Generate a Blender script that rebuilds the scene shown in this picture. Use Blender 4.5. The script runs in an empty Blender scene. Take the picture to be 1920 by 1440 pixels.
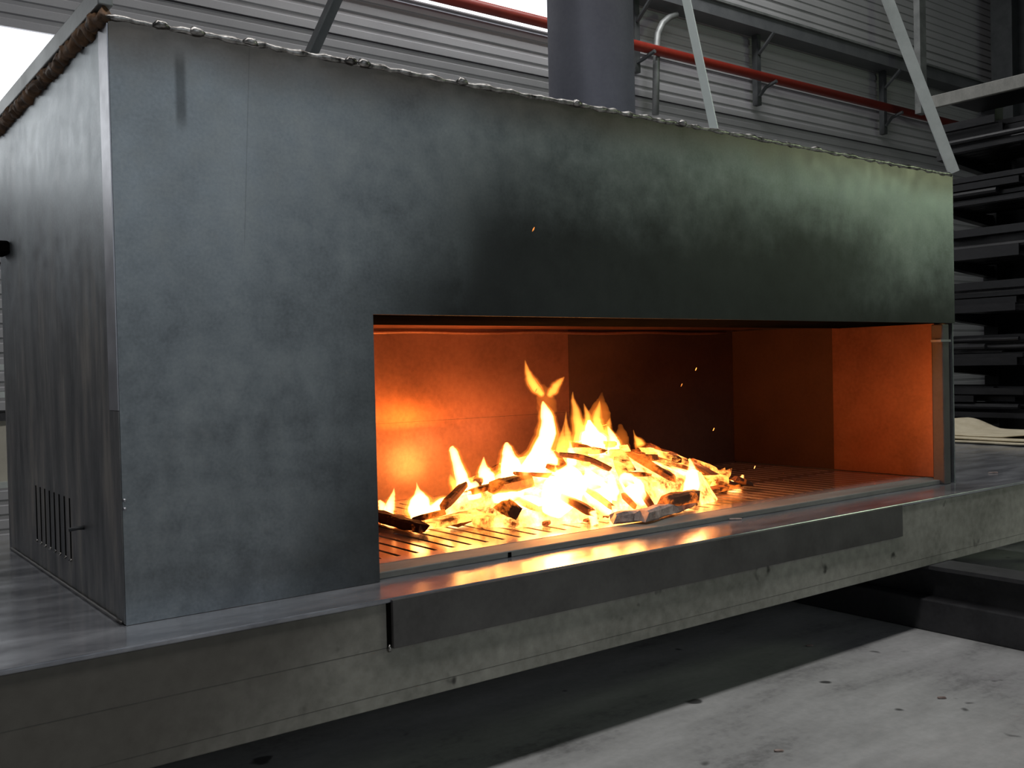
import bpy, bmesh, math, random
from mathutils import Vector, Matrix, noise
R = math.radians
random.seed(7)
sc = bpy.context.scene
col = sc.collection

# ------------------------------------------------------------------ camera
F_PX = 1843.718
CAM = Vector((-0.64697, -2.35663, 0.58246))
YAW, PITCH, ROLL = R(37.13729), R(-1.05753), R(-1.32143)
FW = Vector((math.sin(YAW)*math.cos(PITCH), math.cos(YAW)*math.cos(PITCH), math.sin(PITCH)))
RT0 = Vector((math.cos(YAW), -math.sin(YAW), 0)); UP0 = RT0.cross(FW)
RT = RT0*math.cos(ROLL) + UP0*math.sin(ROLL); UP = UP0*math.cos(ROLL) - RT0*math.sin(ROLL)
cd = bpy.data.cameras.new('camera'); cam = bpy.data.objects.new('camera', cd); col.objects.link(cam)
cd.sensor_width = 36; cd.lens = F_PX/1920*36; cd.clip_end = 100
cam.matrix_world = Matrix(((RT.x, UP.x, -FW.x, CAM.x), (RT.y, UP.y, -FW.y, CAM.y), (RT.z, UP.z, -FW.z, CAM.z), (0, 0, 0, 1)))
sc.camera = cam
def at(u, v, ax, val):
    """the point of the plane (axis ax = val) that lies in direction u, v of the photograph"""
    d = FW + RT*((u-960)/F_PX) - UP*((v-720)/F_PX)
    return CAM + d*((val-CAM[ax])/d[ax])

# ------------------------------------------------------------------ world, lamps, exposure
w = bpy.data.worlds.new('hall_air'); sc.world = w; w.use_nodes = True
bg = w.node_tree.nodes['Background']; bg.inputs[0].default_value = (0.75, 0.85, 1.0, 1); bg.inputs[1].default_value = 0.02
def area(name, loc, target, sx, sy, power, color):
    l = bpy.data.lights.new(name, 'AREA'); l.shape = 'RECTANGLE'; l.size = sx; l.size_y = sy; l.energy = power; l.color = color
    o = bpy.data.objects.new(name, l); col.objects.link(o); o.location = loc
    o.rotation_euler = (Vector(target)-Vector(loc)).to_track_quat('-Z', 'Y').to_euler()
    return o
area('hall_lamp_row', (0.5, -1.5, 6.5), (0.5, -1.5, 0), 10, 0.7, 270, (1.0, 0.98, 0.96))
area('wall_lamp', (4.6, 3.3, 6.9), (5.2, 5.0, 3.6), 5.0, 0.4, 230, (1.0, 1.0, 0.98))
area('front_fill_light', (2.5, -11, 3.7), (1.2, 0, 0.8), 6, 3.0, 100, (0.86, 0.94, 1.0))  # added light behind the camera for the casing's cool sheen; no gate known
area('green_hall_lamp', (10.5, -4.6, 3.2), (3.4, 0, 1.2), 1.6, 1.4, 56, (0.80, 1.0, 0.62))
sc.view_settings.view_transform = 'Standard'; sc.view_settings.look = 'None'
sc.view_settings.exposure = 0.0; sc.view_settings.gamma = 1.0; sc.view_settings.use_curve_mapping = False
sc.cycles.transparent_max_bounces = 48
sc.cycles.max_bounces = 6; sc.cycles.adaptive_threshold = 0.02

# ------------------------------------------------------------------ material helpers
def mat(name):
    m = bpy.data.materials.new(name); m.use_nodes = True
    nt = m.node_tree; b = nt.nodes['Principled BSDF']
    return m, nt, b
def N(nt, t, **kw):
    n = nt.nodes.new(t)
    for k, v in kw.items():
        if k in n.inputs: n.inputs[k].default_value = v
        else: setattr(n, k, v)
    return n
def ramp(nt, fac, stops):
    r = nt.nodes.new('ShaderNodeValToRGB'); e = r.color_ramp.elements
    while len(e) < len(stops): e.new(0.5)
    for el, (p, c) in zip(e, stops):
        el.position = p; el.color = (*c, 1) if len(c) == 3 else c
    nt.links.new(fac, r.inputs[0]); return r
def g(v): return (v, v, v)
def obj_coords(nt, scale=(1, 1, 1)):
    tc = nt.nodes.new('ShaderNodeTexCoord'); mp = nt.nodes.new('ShaderNodeMapping')
    mp.inputs['Scale'].default_value = scale; nt.links.new(tc.outputs['Object'], mp.inputs[0])
    return mp.outputs[0]
def mix(nt, fac, a, b, bt='MIX'):
    m = nt.nodes.new('ShaderNodeMix'); m.data_type = 'RGBA'; m.blend_type = bt
    for s, v in ((m.inputs[0], fac), (m.inputs[6], a), (m.inputs[7], b)):
        if hasattr(v, 'links') or isinstance(v, bpy.types.NodeSocket): nt.links.new(v, s)
        else: s.default_value = v if isinstance(v, (int, float)) else (*v, 1)
    return m.outputs[2]
def math_n(nt, op, a, b=None, clamp=False):
    m = nt.nodes.new('ShaderNodeMath'); m.operation = op; m.use_clamp = clamp
    for i, v in enumerate((a, b)):
        if v is None: continue
        if isinstance(v, (int, float)): m.inputs[i].default_value = v
        else: nt.links.new(v, m.inputs[i])
    return m.outputs[0]
def smooth(nt, val, lo, hi):
    m = nt.nodes.new('ShaderNodeMapRange'); m.interpolation_type = 'SMOOTHSTEP'
    nt.links.new(val, m.inputs[0]); m.inputs[1].default_value = lo; m.inputs[2].default_value = hi
    return m.outputs[0]
def noise_tex(nt, co, scale, detail=4, rough=0.55):
    n = N(nt, 'ShaderNodeTexNoise', Scale=scale, Detail=detail, Roughness=rough); nt.links.new(co, n.inputs['Vector']); return n.outputs['Fac']
def bump(nt, b, h, strength, dist=0.01):
    n = N(nt, 'ShaderNodeBump', Strength=strength, Distance=dist); nt.links.new(h, n.inputs['Height']); nt.links.new(n.outputs[0], b.inputs['Normal'])

def blotchy(name, dark, light, metallic=0.0, rough=(0.4, 0.55), scale=3.0, stretch=(1, 1, 1), bmp=0.05, fine=60):
    m, nt, b = mat(name); co = obj_coords(nt, stretch)
    n1 = noise_tex(nt, co, scale, 6, 0.6); n2 = noise_tex(nt, co, fine, 2)
    f = math_n(nt, 'ADD', math_n(nt, 'MULTIPLY', n1, 0.8), math_n(nt, 'MULTIPLY', n2, 0.2))
    r = ramp(nt, f, ((0.32, dark), (0.68, light))); nt.links.new(r.outputs[0], b.inputs['Base Color'])
    rr = ramp(nt, n1, ((0.3, g(rough[0])), (0.7, g(rough[1])))); nt.links.new(rr.outputs[0], b.inputs['Roughness'])
    b.inputs['Metallic'].default_value = metallic
    if bmp: bump(nt, b, f, bmp)
    return m

M = {}
# mill-scale steel of the casing, with soot and a painted dark reflection above the opening and heat-browned edges by the welds
def casing_steel(name, kind):
    m, nt, b = mat(name); co = obj_coords(nt)
    n1 = noise_tex(nt, co, 2.2, 6, 0.6); n2 = noise_tex(nt, co, 14, 5, 0.6); n3 = noise_tex(nt, co, 120, 2)
    f = math_n(nt, 'ADD', math_n(nt, 'MULTIPLY', n1, 0.55), math_n(nt, 'ADD', math_n(nt, 'MULTIPLY', n2, 0.3), math_n(nt, 'MULTIPLY', n3, 0.15)))
    c = ramp(nt, f, ((0.36, (0.15, 0.165, 0.18)), (0.5, (0.25, 0.275, 0.295)), (0.64, (0.35, 0.375, 0.39)))).outputs[0]
    sx = nt.nodes.new('ShaderNodeSeparateXYZ'); nt.links.new(co, sx.inputs[0]); X, Y, Z = sx.outputs
    warp = math_n(nt, 'MULTIPLY', math_n(nt, 'SUBTRACT', noise_tex(nt, co, 3.5, 5, 0.6), 0.5), 0.5)
    rgh = ramp(nt, n2, ((0.3, g(0.36)), (0.7, g(0.46)))).outputs[0]
    if kind == 'front':
        # scribed lines, smudges
        warpz = math_n(nt, 'ADD', Z, math_n(nt, 'MULTIPLY', warp, 0.25))
        brown = math_n(nt, 'MULTIPLY', smooth(nt, warpz, 1.24, 1.40), 0.75)
        c = mix(nt, brown, c, (0.105, 0.075, 0.05))
        mot = smooth(nt, math_n(nt, 'SUBTRACT', noise_tex(nt, co, 6.0, 5, 0.65), math_n(nt, 'MULTIPLY', Z, 0.14)), 0.44, 0.66)
        c = mix(nt, math_n(nt, 'MULTIPLY', mot, 0.3), c, (0.055, 0.058, 0.068))
        def near(v, c0, hw, soft): return math_n(nt, 'SUBTRACT', 1.0, smooth(nt, math_n(nt, 'ABSOLUTE', math_n(nt, 'SUBTRACT', v, c0)), hw, hw+soft))
        smudge = math_n(nt, 'MULTIPLY', near(X, 0.163, 0.006, 0.012), near(Z, 1.26, 0.05, 0.06))
        scribe = math_n(nt, 'MULTIPLY', near(math_n(nt, 'ADD', X, math_n(nt, 'MULTIPLY', Z, -0.055)), 0.262, 0.0004, 0.0012), near(Z, 1.15, 0.2, 0.1))
        c = mix(nt, math_n(nt, 'MULTIPLY', math_n(nt, 'MAXIMUM', smudge, math_n(nt, 'MULTIPLY', scribe, 0.5)), 0.55), c, (0.03, 0.03, 0.03))
        # soot and the dark hall's reflection painted as one fan: rises from the opening's upper edge, wider on the left, fading upward and to the right end
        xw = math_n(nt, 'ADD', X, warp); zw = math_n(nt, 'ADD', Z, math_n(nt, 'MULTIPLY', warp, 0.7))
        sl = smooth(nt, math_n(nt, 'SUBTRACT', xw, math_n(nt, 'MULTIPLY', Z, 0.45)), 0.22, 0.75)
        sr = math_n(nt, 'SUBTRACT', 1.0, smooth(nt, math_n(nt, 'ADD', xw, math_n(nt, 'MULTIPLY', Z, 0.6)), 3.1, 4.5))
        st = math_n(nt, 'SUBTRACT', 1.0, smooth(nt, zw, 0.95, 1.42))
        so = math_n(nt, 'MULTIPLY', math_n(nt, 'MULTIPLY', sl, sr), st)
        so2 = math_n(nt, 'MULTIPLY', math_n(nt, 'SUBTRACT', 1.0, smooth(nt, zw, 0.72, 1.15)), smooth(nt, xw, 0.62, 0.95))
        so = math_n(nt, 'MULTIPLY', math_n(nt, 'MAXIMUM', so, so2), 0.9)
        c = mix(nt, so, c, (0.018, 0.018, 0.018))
        b.inputs['Roughness'].default_value = 0.42
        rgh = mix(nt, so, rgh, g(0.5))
    if kind == 'side':
        st = noise_tex(nt, obj_coords(nt, (1, 5, 0.9)), 2.4, 6, 0.65)
        lowm = math_n(nt, 'SUBTRACT', 1.0, smooth(nt, math_n(nt, 'ADD', Z, warp), 0.55, 1.05))  # streaked lower side; its darkening paints the end of the window's reflection
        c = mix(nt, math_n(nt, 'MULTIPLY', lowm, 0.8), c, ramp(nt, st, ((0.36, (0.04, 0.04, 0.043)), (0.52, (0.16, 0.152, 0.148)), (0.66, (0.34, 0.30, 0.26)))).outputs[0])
    nt.links.new(c, b.inputs['Base Color']); nt.links.new(rgh, b.inputs['Roughness'])
    b.inputs['Metallic'].default_value = 0.75
    bump(nt, b, f, 0.06, 0.004)
    return m
M['front'] = casing_steel('mill_scale_steel_soot_and_reflection', 'front')
M['side'] = casing_steel('mill_scale_steel_streaked', 'side')
M['steel'] = casing_steel('mill_scale_steel', 'plain')
M['bright_steel'] = blotchy('ground_bright_steel', (0.3, 0.3, 0.33), (0.42, 0.42, 0.45), 0.9, (0.3, 0.45), 9)
M['weld'] = blotchy('fresh_weld_metal', (0.06, 0.056, 0.052), (0.62, 0.6, 0.58), 1.0, (0.28, 0.42), 30, bmp=0.3)
M['rust'] = blotchy('rusty_weld', (0.025, 0.018, 0.014), (0.26, 0.14, 0.07), 0.3, (0.5, 0.8), 22, bmp=0.6)
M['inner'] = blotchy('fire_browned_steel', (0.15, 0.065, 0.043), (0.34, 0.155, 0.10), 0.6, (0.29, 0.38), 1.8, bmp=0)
M['inner_dark'] = blotchy('shaded_inner_steel', (0.05, 0.026, 0.018), (0.10, 0.052, 0.035), 0.5, (0.4, 0.6), 1.8, bmp=0)  # darker copy of the browned steel: shade painted onto the far linings
M['soot'] = blotchy('soot_black', (0.002, 0.002, 0.002), (0.006, 0.0055, 0.005), 0.0, (0.75, 0.9), 8)
M['soot'].node_tree.nodes['Principled BSDF'].inputs['Specular IOR Level'].default_value = 0.0
M['grate'] = blotchy('polished_grate_steel', (0.55, 0.45, 0.40), (0.8, 0.68, 0.62), 0.65, (0.12, 0.24), 5, bmp=0.03)
M['ledge'] = blotchy('waxed_dark_steel', (0.17, 0.175, 0.20), (0.46, 0.47, 0.51), 0.6, (0.13, 0.255), 4.5, (0.6, 2.2, 1), bmp=0.04)
M['lip'] = blotchy('scuffed_steel_lip', (0.14, 0.14, 0.13), (0.26, 0.26, 0.24), 0.15, (0.6, 0.75), 6, (0.5, 2, 1))
def base_face():
    m, nt, b = mat('dirty_grey_painted_steel'); co = obj_coords(nt)
    n1 = noise_tex(nt, co, 1.3, 6, 0.62); n2 = noise_tex(nt, co, 30, 4, 0.6)
    f = math_n(nt, 'ADD', math_n(nt, 'MULTIPLY', n1, 0.65), math_n(nt, 'MULTIPLY', n2, 0.35))
    c = ramp(nt, f, ((0.36, (0.16, 0.157, 0.135)), (0.64, (0.37, 0.36, 0.32)))).outputs[0]
    v = N(nt, 'ShaderNodeTexNoise', Scale=9.0, Detail=3.0); nt.links.new(co, v.inputs['Vector'])
    c = mix(nt, smooth(nt, v.outputs['Fac'], 0.66, 0.74), c, (0.05, 0.047, 0.042))
    sx = nt.nodes.new('ShaderNodeSeparateXYZ'); nt.links.new(co, sx.inputs[0])
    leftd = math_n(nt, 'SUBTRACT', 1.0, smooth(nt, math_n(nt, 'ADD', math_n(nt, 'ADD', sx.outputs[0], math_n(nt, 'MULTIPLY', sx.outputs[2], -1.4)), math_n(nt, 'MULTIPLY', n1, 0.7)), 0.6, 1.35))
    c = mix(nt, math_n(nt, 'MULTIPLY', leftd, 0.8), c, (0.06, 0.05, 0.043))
    nt.links.new(c, b.inputs['Base Color']); b.inputs['Roughness'].default_value = 0.6; b.inputs['Metallic'].default_value = 0.15
    bump(nt, b, f, 0.1, 0.006); return m
M['base'] = base_face()
M['apron'] = blotchy('dark_apron_steel', (0.075, 0.07, 0.07), (0.13, 0.125, 0.122), 0.5, (0.42, 0.6), 5)
M['black_steel'] = blotchy('black_beam_steel', (0.03, 0.03, 0.033), (0.07, 0.07, 0.075), 0.3, (0.5, 0.7), 6)
M['grey_steel'] = blotchy('plain_grey_steel', (0.2, 0.21, 0.21), (0.33, 0.34, 0.34), 0.5, (0.4, 0.55), 7)
M['pale_steel'] = blotchy('galvanised_pale_steel', (0.62, 0.67, 0.64), (0.78, 0.83, 0.8), 0.35, (0.3, 0.45), 7)
M['panel_grey'] = blotchy('grey_coated_wall_sheet', (0.30, 0.295, 0.315), (0.36, 0.355, 0.375), 0.0, (0.5, 0.6), 1.5, bmp=0)
M['panel_white'] = blotchy('white_coated_wall_sheet', (0.62, 0.62, 0.62), (0.7, 0.7, 0.7), 0.0, (0.5, 0.6), 1.5, bmp=0)
M['panel_mid'] = blotchy('lamplit_wall_sheet', (0.40, 0.395, 0.41), (0.46, 0.455, 0.47), 0.0, (0.5, 0.6), 1.5, bmp=0)  # lamp wash on the upper wall put into a lighter sheet colour
M['dark_gap'] = blotchy('dark_backing', (0.03, 0.03, 0.03), (0.05, 0.05, 0.05), 0, (0.8, 0.9), 3, bmp=0)
M['red'] = blotchy('red_painted_pipe', (0.20, 0.016, 0.009), (0.27, 0.026, 0.014), 0, (0.4, 0.5), 6, bmp=0)
M['dark_metal'] = blotchy('dark_bracket_steel', (0.05, 0.055, 0.06), (0.09, 0.095, 0.10), 0.3, (0.5, 0.6), 6)
M['tray'] = blotchy('dull_tray_steel', (0.10, 0.105, 0.115), (0.15, 0.155, 0.165), 0.2, (0.5, 0.6), 4)
M['rack_bar'] = blotchy('dark_stock_steel', (0.006, 0.006, 0.007), (0.026, 0.026, 0.029), 0.4, (0.3, 0.5), 4, (1, 0.5, 1))
M['rack_tan'] = blotchy('tan_stock_tube', (0.22, 0.2, 0.16), (0.34, 0.31, 0.26), 0.5, (0.25, 0.4), 6)
M['canvas'] = blotchy('beige_canvas', (0.42, 0.36, 0.25), (0.56, 0.5, 0.37), 0, (0.85, 0.95), 10, bmp=0.2, fine=200)
M['wood_box'] = blotchy('pale_card', (0.45, 0.42, 0.35), (0.55, 0.52, 0.44), 0, (0.8, 0.9), 6)
def concrete():
    m, nt, b = mat('scuffed_concrete'); co = obj_coords(nt)
    n1 = noise_tex(nt, co, 1.1, 7, 0.62); st = noise_tex(nt, obj_coords(nt, (0.7, 2.6, 1)), 2.3, 6, 0.6); n3 = noise_tex(nt, co, 45, 3)
    f = math_n(nt, 'ADD', math_n(nt, 'MULTIPLY', n1, 0.35), math_n(nt, 'ADD', math_n(nt, 'MULTIPLY', st, 0.5), math_n(nt, 'MULTIPLY', n3, 0.15)))
    c = ramp(nt, f, ((0.33, (0.12, 0.12, 0.12)), (0.46, (0.33, 0.33, 0.33)), (0.66, (0.50, 0.50, 0.50)))).outputs[0]
    sp = noise_tex(nt, co, 6.5, 2); c = mix(nt, smooth(nt, sp, 0.70, 0.76), c, (0.06, 0.06, 0.06))
    nt.links.new(c, b.inputs['Base Color']); b.inputs['Roughness'].default_value = 0.6
    bump(nt, b, f, 0.1, 0.01); return m
M['concrete'] = concrete()
M['lit_brace'] = blotchy('lamplit_brace_steel', (0.82, 0.9, 0.86), (0.9, 0.96, 0.93), 0.1, (0.3, 0.4), 7, bmp=0)  # lamp brightness of a single brace put into a near-white colour
M['flue'] = blotchy('violet_blued_flue_steel', (0.24, 0.235, 0.28), (0.36, 0.35, 0.40), 0.45, (0.4, 0.5), 2.5)
def emis(name, color, s):
    m, nt, b = mat(name); b.inputs['Base Color'].default_value = (*color, 1); b.inputs['Roughness'].default_value = 0.5
    b.inputs['Emission Color'].default_value = (*color, 1); b.inputs['Emission Strength'].default_value = s; return m
M['rack_bright'] = blotchy('bright_stock_steel', (0.10, 0.10, 0.095), (0.3, 0.3, 0.28), 0.6, (0.28, 0.4), 5)
M['rack_frame'] = blotchy('dark_rack_paint', (0.012, 0.013, 0.015), (0.03, 0.03, 0.033), 0.1, (0.5, 0.6), 6)
M['seam'] = blotchy('grimy_seam', (0.05, 0.048, 0.042), (0.1, 0.095, 0.085), 0, (0.7, 0.8), 8, bmp=0)
M['window'] = emis('daylit_translucent_sheet', (0.95, 0.98, 1.0), 1.6)
def ember(name, char, glow, strength, lo, hi, scale=11):
    m, nt, b = mat(name); co = obj_coords(nt)
    n1 = noise_tex(nt, co, scale, 5, 0.65)
    fac = smooth(nt, n1, lo, hi)
    nt.links.new(mix(nt, noise_tex(nt, co, 40, 3), char, tuple(x*0.35 for x in char)), b.inputs['Base Color']); b.inputs['Roughness'].default_value = 0.85
    gl = mix(nt, smooth(nt, n1, hi-0.03, hi+0.18), (glow[0], glow[1]*0.55, glow[2]*0.3), glow)
    nt.links.new(gl, b.inputs['Emission Color']); nt.links.new(math_n(nt, 'MULTIPLY', fac, strength), b.inputs['Emission Strength'])
    bump(nt, b, n1, 0.6, 0.01); return m
M['ember_bed'] = ember('white_hot_embers', (0.2, 0.08, 0.03), (1.0, 0.64, 0.25), 5.5, 0.34, 0.54, 9)
M['wood_hot'] = ember('burning_wood', (0.26, 0.11, 0.04), (1.0, 0.56, 0.17), 3.6, 0.38, 0.58, 10)
M['wood_mid'] = ember('half_charred_wood', (0.22, 0.085, 0.04), (1.0, 0.36, 0.06), 1.3, 0.45, 0.64, 12)
M['wood_char'] = ember('charred_bark', (0.12, 0.045, 0.028), (1.0, 0.3, 0.05), 0.6, 0.55, 0.7, 12)
M['ash_log'] = blotchy('pale_ash_log', (0.16, 0.11, 0.10), (0.62, 0.5, 0.45), 0, (0.85, 0.95), 18, bmp=0.8)
def flame_mat(name, color, dens):
    m = bpy.data.materials.new(name); m.use_nodes = True; nt = m.node_tree; nt.nodes.clear()
    e = N(nt, 'ShaderNodeEmission'); e.inputs[0].default_value = (*color, 1); e.inputs[1].default_value = dens
    o = N(nt, 'ShaderNodeOutputMaterial'); nt.links.new(e.outputs[0], o.inputs['Volume']); return m
M['flame_hot'] = flame_mat('white_hot_flame', (1.0, 0.40, 0.11), 290)
M['flame_mid'] = flame_mat('yellow_flame', (1.0, 0.34, 0.045), 70)
M['flame_thin'] = flame_mat('orange_flame', (1.0, 0.22, 0.022), 9)
M['flame_rim'] = flame_mat('orange_flame_rim', (1.0, 0.28, 0.03), 26)

# ------------------------------------------------------------------ mesh helpers
def tag(o, label=None, cat=None, group=None, kind=None):
    if label: o['label'] = label
    if cat: o['category'] = cat
    if group: o['group'] = group
    if kind: o['kind'] = kind
    return o
def thing(name, label, cat, loc=(0, 0, 0), group=None, kind=None):
    o = bpy.data.objects.new(name, None); col.objects.link(o); o.location = loc; o.empty_display_size = 0.1
    return tag(o, label, cat, group, kind)
def link(name, me, m, parent=None, smoothed=False):
    if m and not me.materials: me.materials.append(m)
    o = bpy.data.objects.new(name, me); col.objects.link(o)
    if parent:
        o.parent = parent
        o.location = (0, 0, 0) if parent.parent else -parent.location
    if smoothed: me.polygons.foreach_set('use_smooth', [True]*len(me.polygons))
    return o
class MB:
    def __init__(s): s.bm = bmesh.new()
    def box(s, x0, x1, y0, y1, z0, z1):
        v = [s.bm.verts.new((x, y, z)) for x in (x0, x1) for y in (y0, y1) for z in (z0, z1)]
        for f in ((0, 1, 3, 2), (4, 6, 7, 5), (0, 4, 5, 1), (2, 3, 7, 6), (0, 2, 6, 4), (1, 5, 7, 3)):
            s.bm.faces.new([v[i] for i in f])
        return s
    def prism(s, poly, ax, a, b):
        """polygon in the two other axes, extruded along axis ax from a to b"""
        def P(p, t):
            q = list(p); q.insert(ax, t); return q
        A = [s.bm.verts.new(P(p, a)) for p in poly]; B = [s.bm.verts.new(P(p, b)) for p in poly]
        s.bm.faces.new(A); s.bm.faces.new(B[::-1])
        for i in range(len(poly)):
            j = (i+1) % len(poly); s.bm.faces.new((A[i], B[i], B[j], A[j]))
        return s
    def tube(s, pts, rad, n=12, caps=True, aspect=1.0, side=None):
        pts = [Vector(p) for p in pts]; rings = []
        if not hasattr(rad, '__len__'): rad = [rad]*len(pts)
        for i, p in enumerate(pts):
            d = (pts[min(i+1, len(pts)-1)] - pts[max(i-1, 0)]).normalized()
            a = Vector(side) if side else (Vector((0, 0, 1)) if abs(d.z) < 0.9 else Vector((1, 0, 0)))
            a = (a - d*a.dot(d)).normalized(); b = d.cross(a)
            rings.append([s.bm.verts.new(p + (a*math.cos(t) + b*math.sin(t)*aspect)*rad[i]) for t in [2*math.pi*k/n for k in range(n)]])
        for A, B in zip(rings, rings[1:]):
            for k in range(n): s.bm.faces.new((A[k], A[(k+1) % n], B[(k+1) % n], B[k]))
        if caps: s.bm.faces.new(rings[0][::-1]); s.bm.faces.new(rings[-1])
        return s
    def bevel(s, w, seg=2):
        bmesh.ops.bevel(s.bm, geom=list(s.bm.edges), offset=w, segments=seg, affect='EDGES', profile=0.5); return s
    def jitter(s, amp, scale, seed=0):
        for v in s.bm.verts: v.co += noise.noise_vector(v.co*scale + Vector((seed*3.1, seed*1.7, seed)))*amp
        return s
    def build(s, name, m, parent=None, smoothed=False):
        bmesh.ops.recalc_face_normals(s.bm, faces=list(s.bm.faces))
        me = bpy.data.meshes.new(name); s.bm.to_mesh(me); s.bm.free()
        return link(name, me, M[m], parent, smoothed)
def box(name, m, parent, *b, bev=0):
    q = MB().box(*b)
    if bev: q.bevel(bev)
    return q.build(name, m, parent)

H, L, D, XO, ZO, OV, BH, ZF = 1.40, 3.68, 1.37, 0.67, 0.731, 0.175, 0.276, -0.545

# ================================================================== setting
fl = MB().box(-8, 16, -12, 7, ZF-0.1, ZF).build('floor', 'concrete'); tag(fl, 'scuffed grey concrete workshop floor', 'floor', kind='structure')
WB = thing('wall_back', 'workshop back wall of horizontal ribbed metal sheets', 'wall', (4, 5.0, ZF), kind='structure')
box('backing', 'dark_gap', WB, -6, 14.4, 5.06, 5.16, ZF, 8.0)
def ribbed(x0, x1, z0, z1, y=5.0, pitch=0.1, depth=0.014):
    n = max(1, round((z1-z0)/pitch)); p = (z1-z0)/n; prof = []
    for i in range(n):
        z = z0 + i*p
        prof += [(y, z), (y, z+p*0.55), (y+depth, z+p*0.65), (y+depth, z+p*0.92)]
    prof.append((y, z1)); prof += [(y+0.05, z1), (y+0.05, z0)]
    return MB().prism(prof, 0, x0, x1)
zs = [ZF, 0.35, 1.35, 2.35, 3.35, 3.80]
for a, b in zip(zs, zs[1:]):
    for x0, x1 in ((-6, 6.0), (6.0, 14.35)):
        ribbed(x0+0.004, x1-0.004, a+0.012, b-0.004).build('panel', 'panel_grey', WB)
for a, b in ((3.80, 4.8), (4.8, 5.8), (5.8, 6.8), (6.8, 7.8)):
    for x0, x1 in ((-6, 6.0), (6.0, 14.35)):
        ribbed(x0+0.004, x1-0.004, a+0.004, b-0.004).build('panel', 'panel_mid', WB)
def window(n, x0, x1, z0, z1, k, label):
    wn = thing('window_%d' % n, label, 'window', ((x0+x1)/2, 4.98, z0), kind='structure')
    dx = (x1-x0)/k
    for i in range(k):
        ribbed(x0+i*dx+0.012, x0+(i+1)*dx-0.012, z0+0.014, z1-0.02, 4.955, 0.27, 0.012).build('pane', 'window', wn)
    MB().box(x0, x1, 4.94, 4.998, z0, z0+0.012).box(x0, x1, 4.94, 4.998, z1-0.015, z1).build('window_frame', 'panel_grey', wn)
window(1, -6, 1.7, 1.87, 2.95, 5, 'bright daylit translucent window band behind the left of the casing')
window(2, 1.8, 5.75, 3.755, 4.7, 3, 'bright translucent window band high up left of the flue pipe')
WR = MB().box(14.4, 14.6, -12, 5.2, ZF, 8).build('wall_right', 'dark_gap'); tag(WR, 'dark end wall beyond the storage rack', 'wall', kind='structure')

# ================================================================== hearth base
B = thing('hearth_base', 'long low steel hearth plinth carrying the fireplace casing', 'plinth', (1.85, 0.6, -BH))
X0, X1, YB = -1.3, 5.03, 1.56
MB().box(X0, X1, -OV, -OV+0.012, -BH, -0.012).bevel(0.003).build('front_plate', 'base', B)
MB().box(X0, X1, YB-0.012, YB, -BH, -0.012).build('rear_plate', 'base', B)
MB().box(X0, X0+0.012, -OV+0.012, YB-0.012, -BH, -0.012).build('end_plate', 'base', B)
MB().box(X1-0.012, X1, -OV+0.012, YB-0.012, -BH, -0.012).build('end_plate', 'base', B)
MB().box(X0, X1, -OV+0.012, YB-0.012, -BH, -BH+0.012).build('bottom_plate', 'base', B)
MB().box(X0-0.003, X1+0.003, -OV-0.006, YB, -0.012, 0.0).bevel(0.003).build('top_plate', 'ledge', B)
ap = MB().box(0.60, 2.92, -OV-0.014, -OV-0.001, -0.128, -0.004).bevel(0.002).build('apron', 'apron', B); ap['label'] = 'dark steel apron strip'
MB().box(0.588, 0.5995, -OV-0.003, -OV, -0.128, -0.012).build('slit', 'soot', B)
MB().tube([(0.592, -OV-0.004, -0.136), (0.592, -OV-0.006, -0.127), (0.593, -OV-0.004, -0.118)], [0.004, 0.0055, 0.003], 8).build('tack_weld', 'weld', B, True)
MB().box(X0, 0.588, -OV-0.0003, -OV, -0.1272, -0.1258).build('scribed_seam', 'seam', B)
MB().box(2.921, 2.925, -OV-0.0003, -OV, -0.128, -0.01).build('scribed_seam', 'seam', B)
MB().box(X0, X1, -OV-0.0003, -OV, -BH+0.034, -BH+0.0352).build('scribed_seam', 'seam', B)
# lip in front of the grate
MB().box(XO-0.3, L-0.02, 0.03, 0.135, 0.0, 0.02).bevel(0.003).build('hearth_lip', 'lip', B)
MB().box(1.13, 1.142, 0.028, 0.03, 0.001, 0.016).build('lip_joint', 'soot', B)

# ================================================================== grate (lift-out plate with slots)
GX0, GX1 = 0.20, 3.62
G = thing('slotted_grate', 'shiny steel grate plate with rows of slots under the fire', 'grate', (1.9, 0.7, 0.0))
gm = MB(); rows = [(0.20, 0.56), (0.61, 0.95), (1.0, 1.2)]; pitch = 0.0655; sw = 0.016
ys = [0.172] + [v for r in rows for v in r] + [1.268]
for i in range(0, len(ys), 2): gm.box(GX0, GX1, ys[i], ys[i+1], 0.004, 0.02)
nb = int((GX1-GX0)/pitch)
for k, (a, b) in enumerate(rows):
    off = 0.0 if k % 2 == 0 else pitch/2; x = GX0; edges = [GX0]
    xs = [0.915 + pitch*j + off for j in range(-11, 42)]
    xs = [q for q in xs if GX0+0.03 < q < GX1-0.03]
    for q in xs: edges += [q-sw/2, q+sw/2]
    edges.append(GX1)
    for i in range(0, len(edges), 2): gm.box(edges[i], edges[i+1], a, b, 0.004, 0.02)
gm.build('slotted_plate', 'grate', G)
box('edge_strip', 'grate', G, GX0, GX1, 0.137, 0.169, 0.002, 0.0205)
box('slot_shade_pan', 'soot', G, GX0, GX1, 0.14, 1.26, 0.0005, 0.0035)  # black pan stands in for the shade seen through the slots

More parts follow.
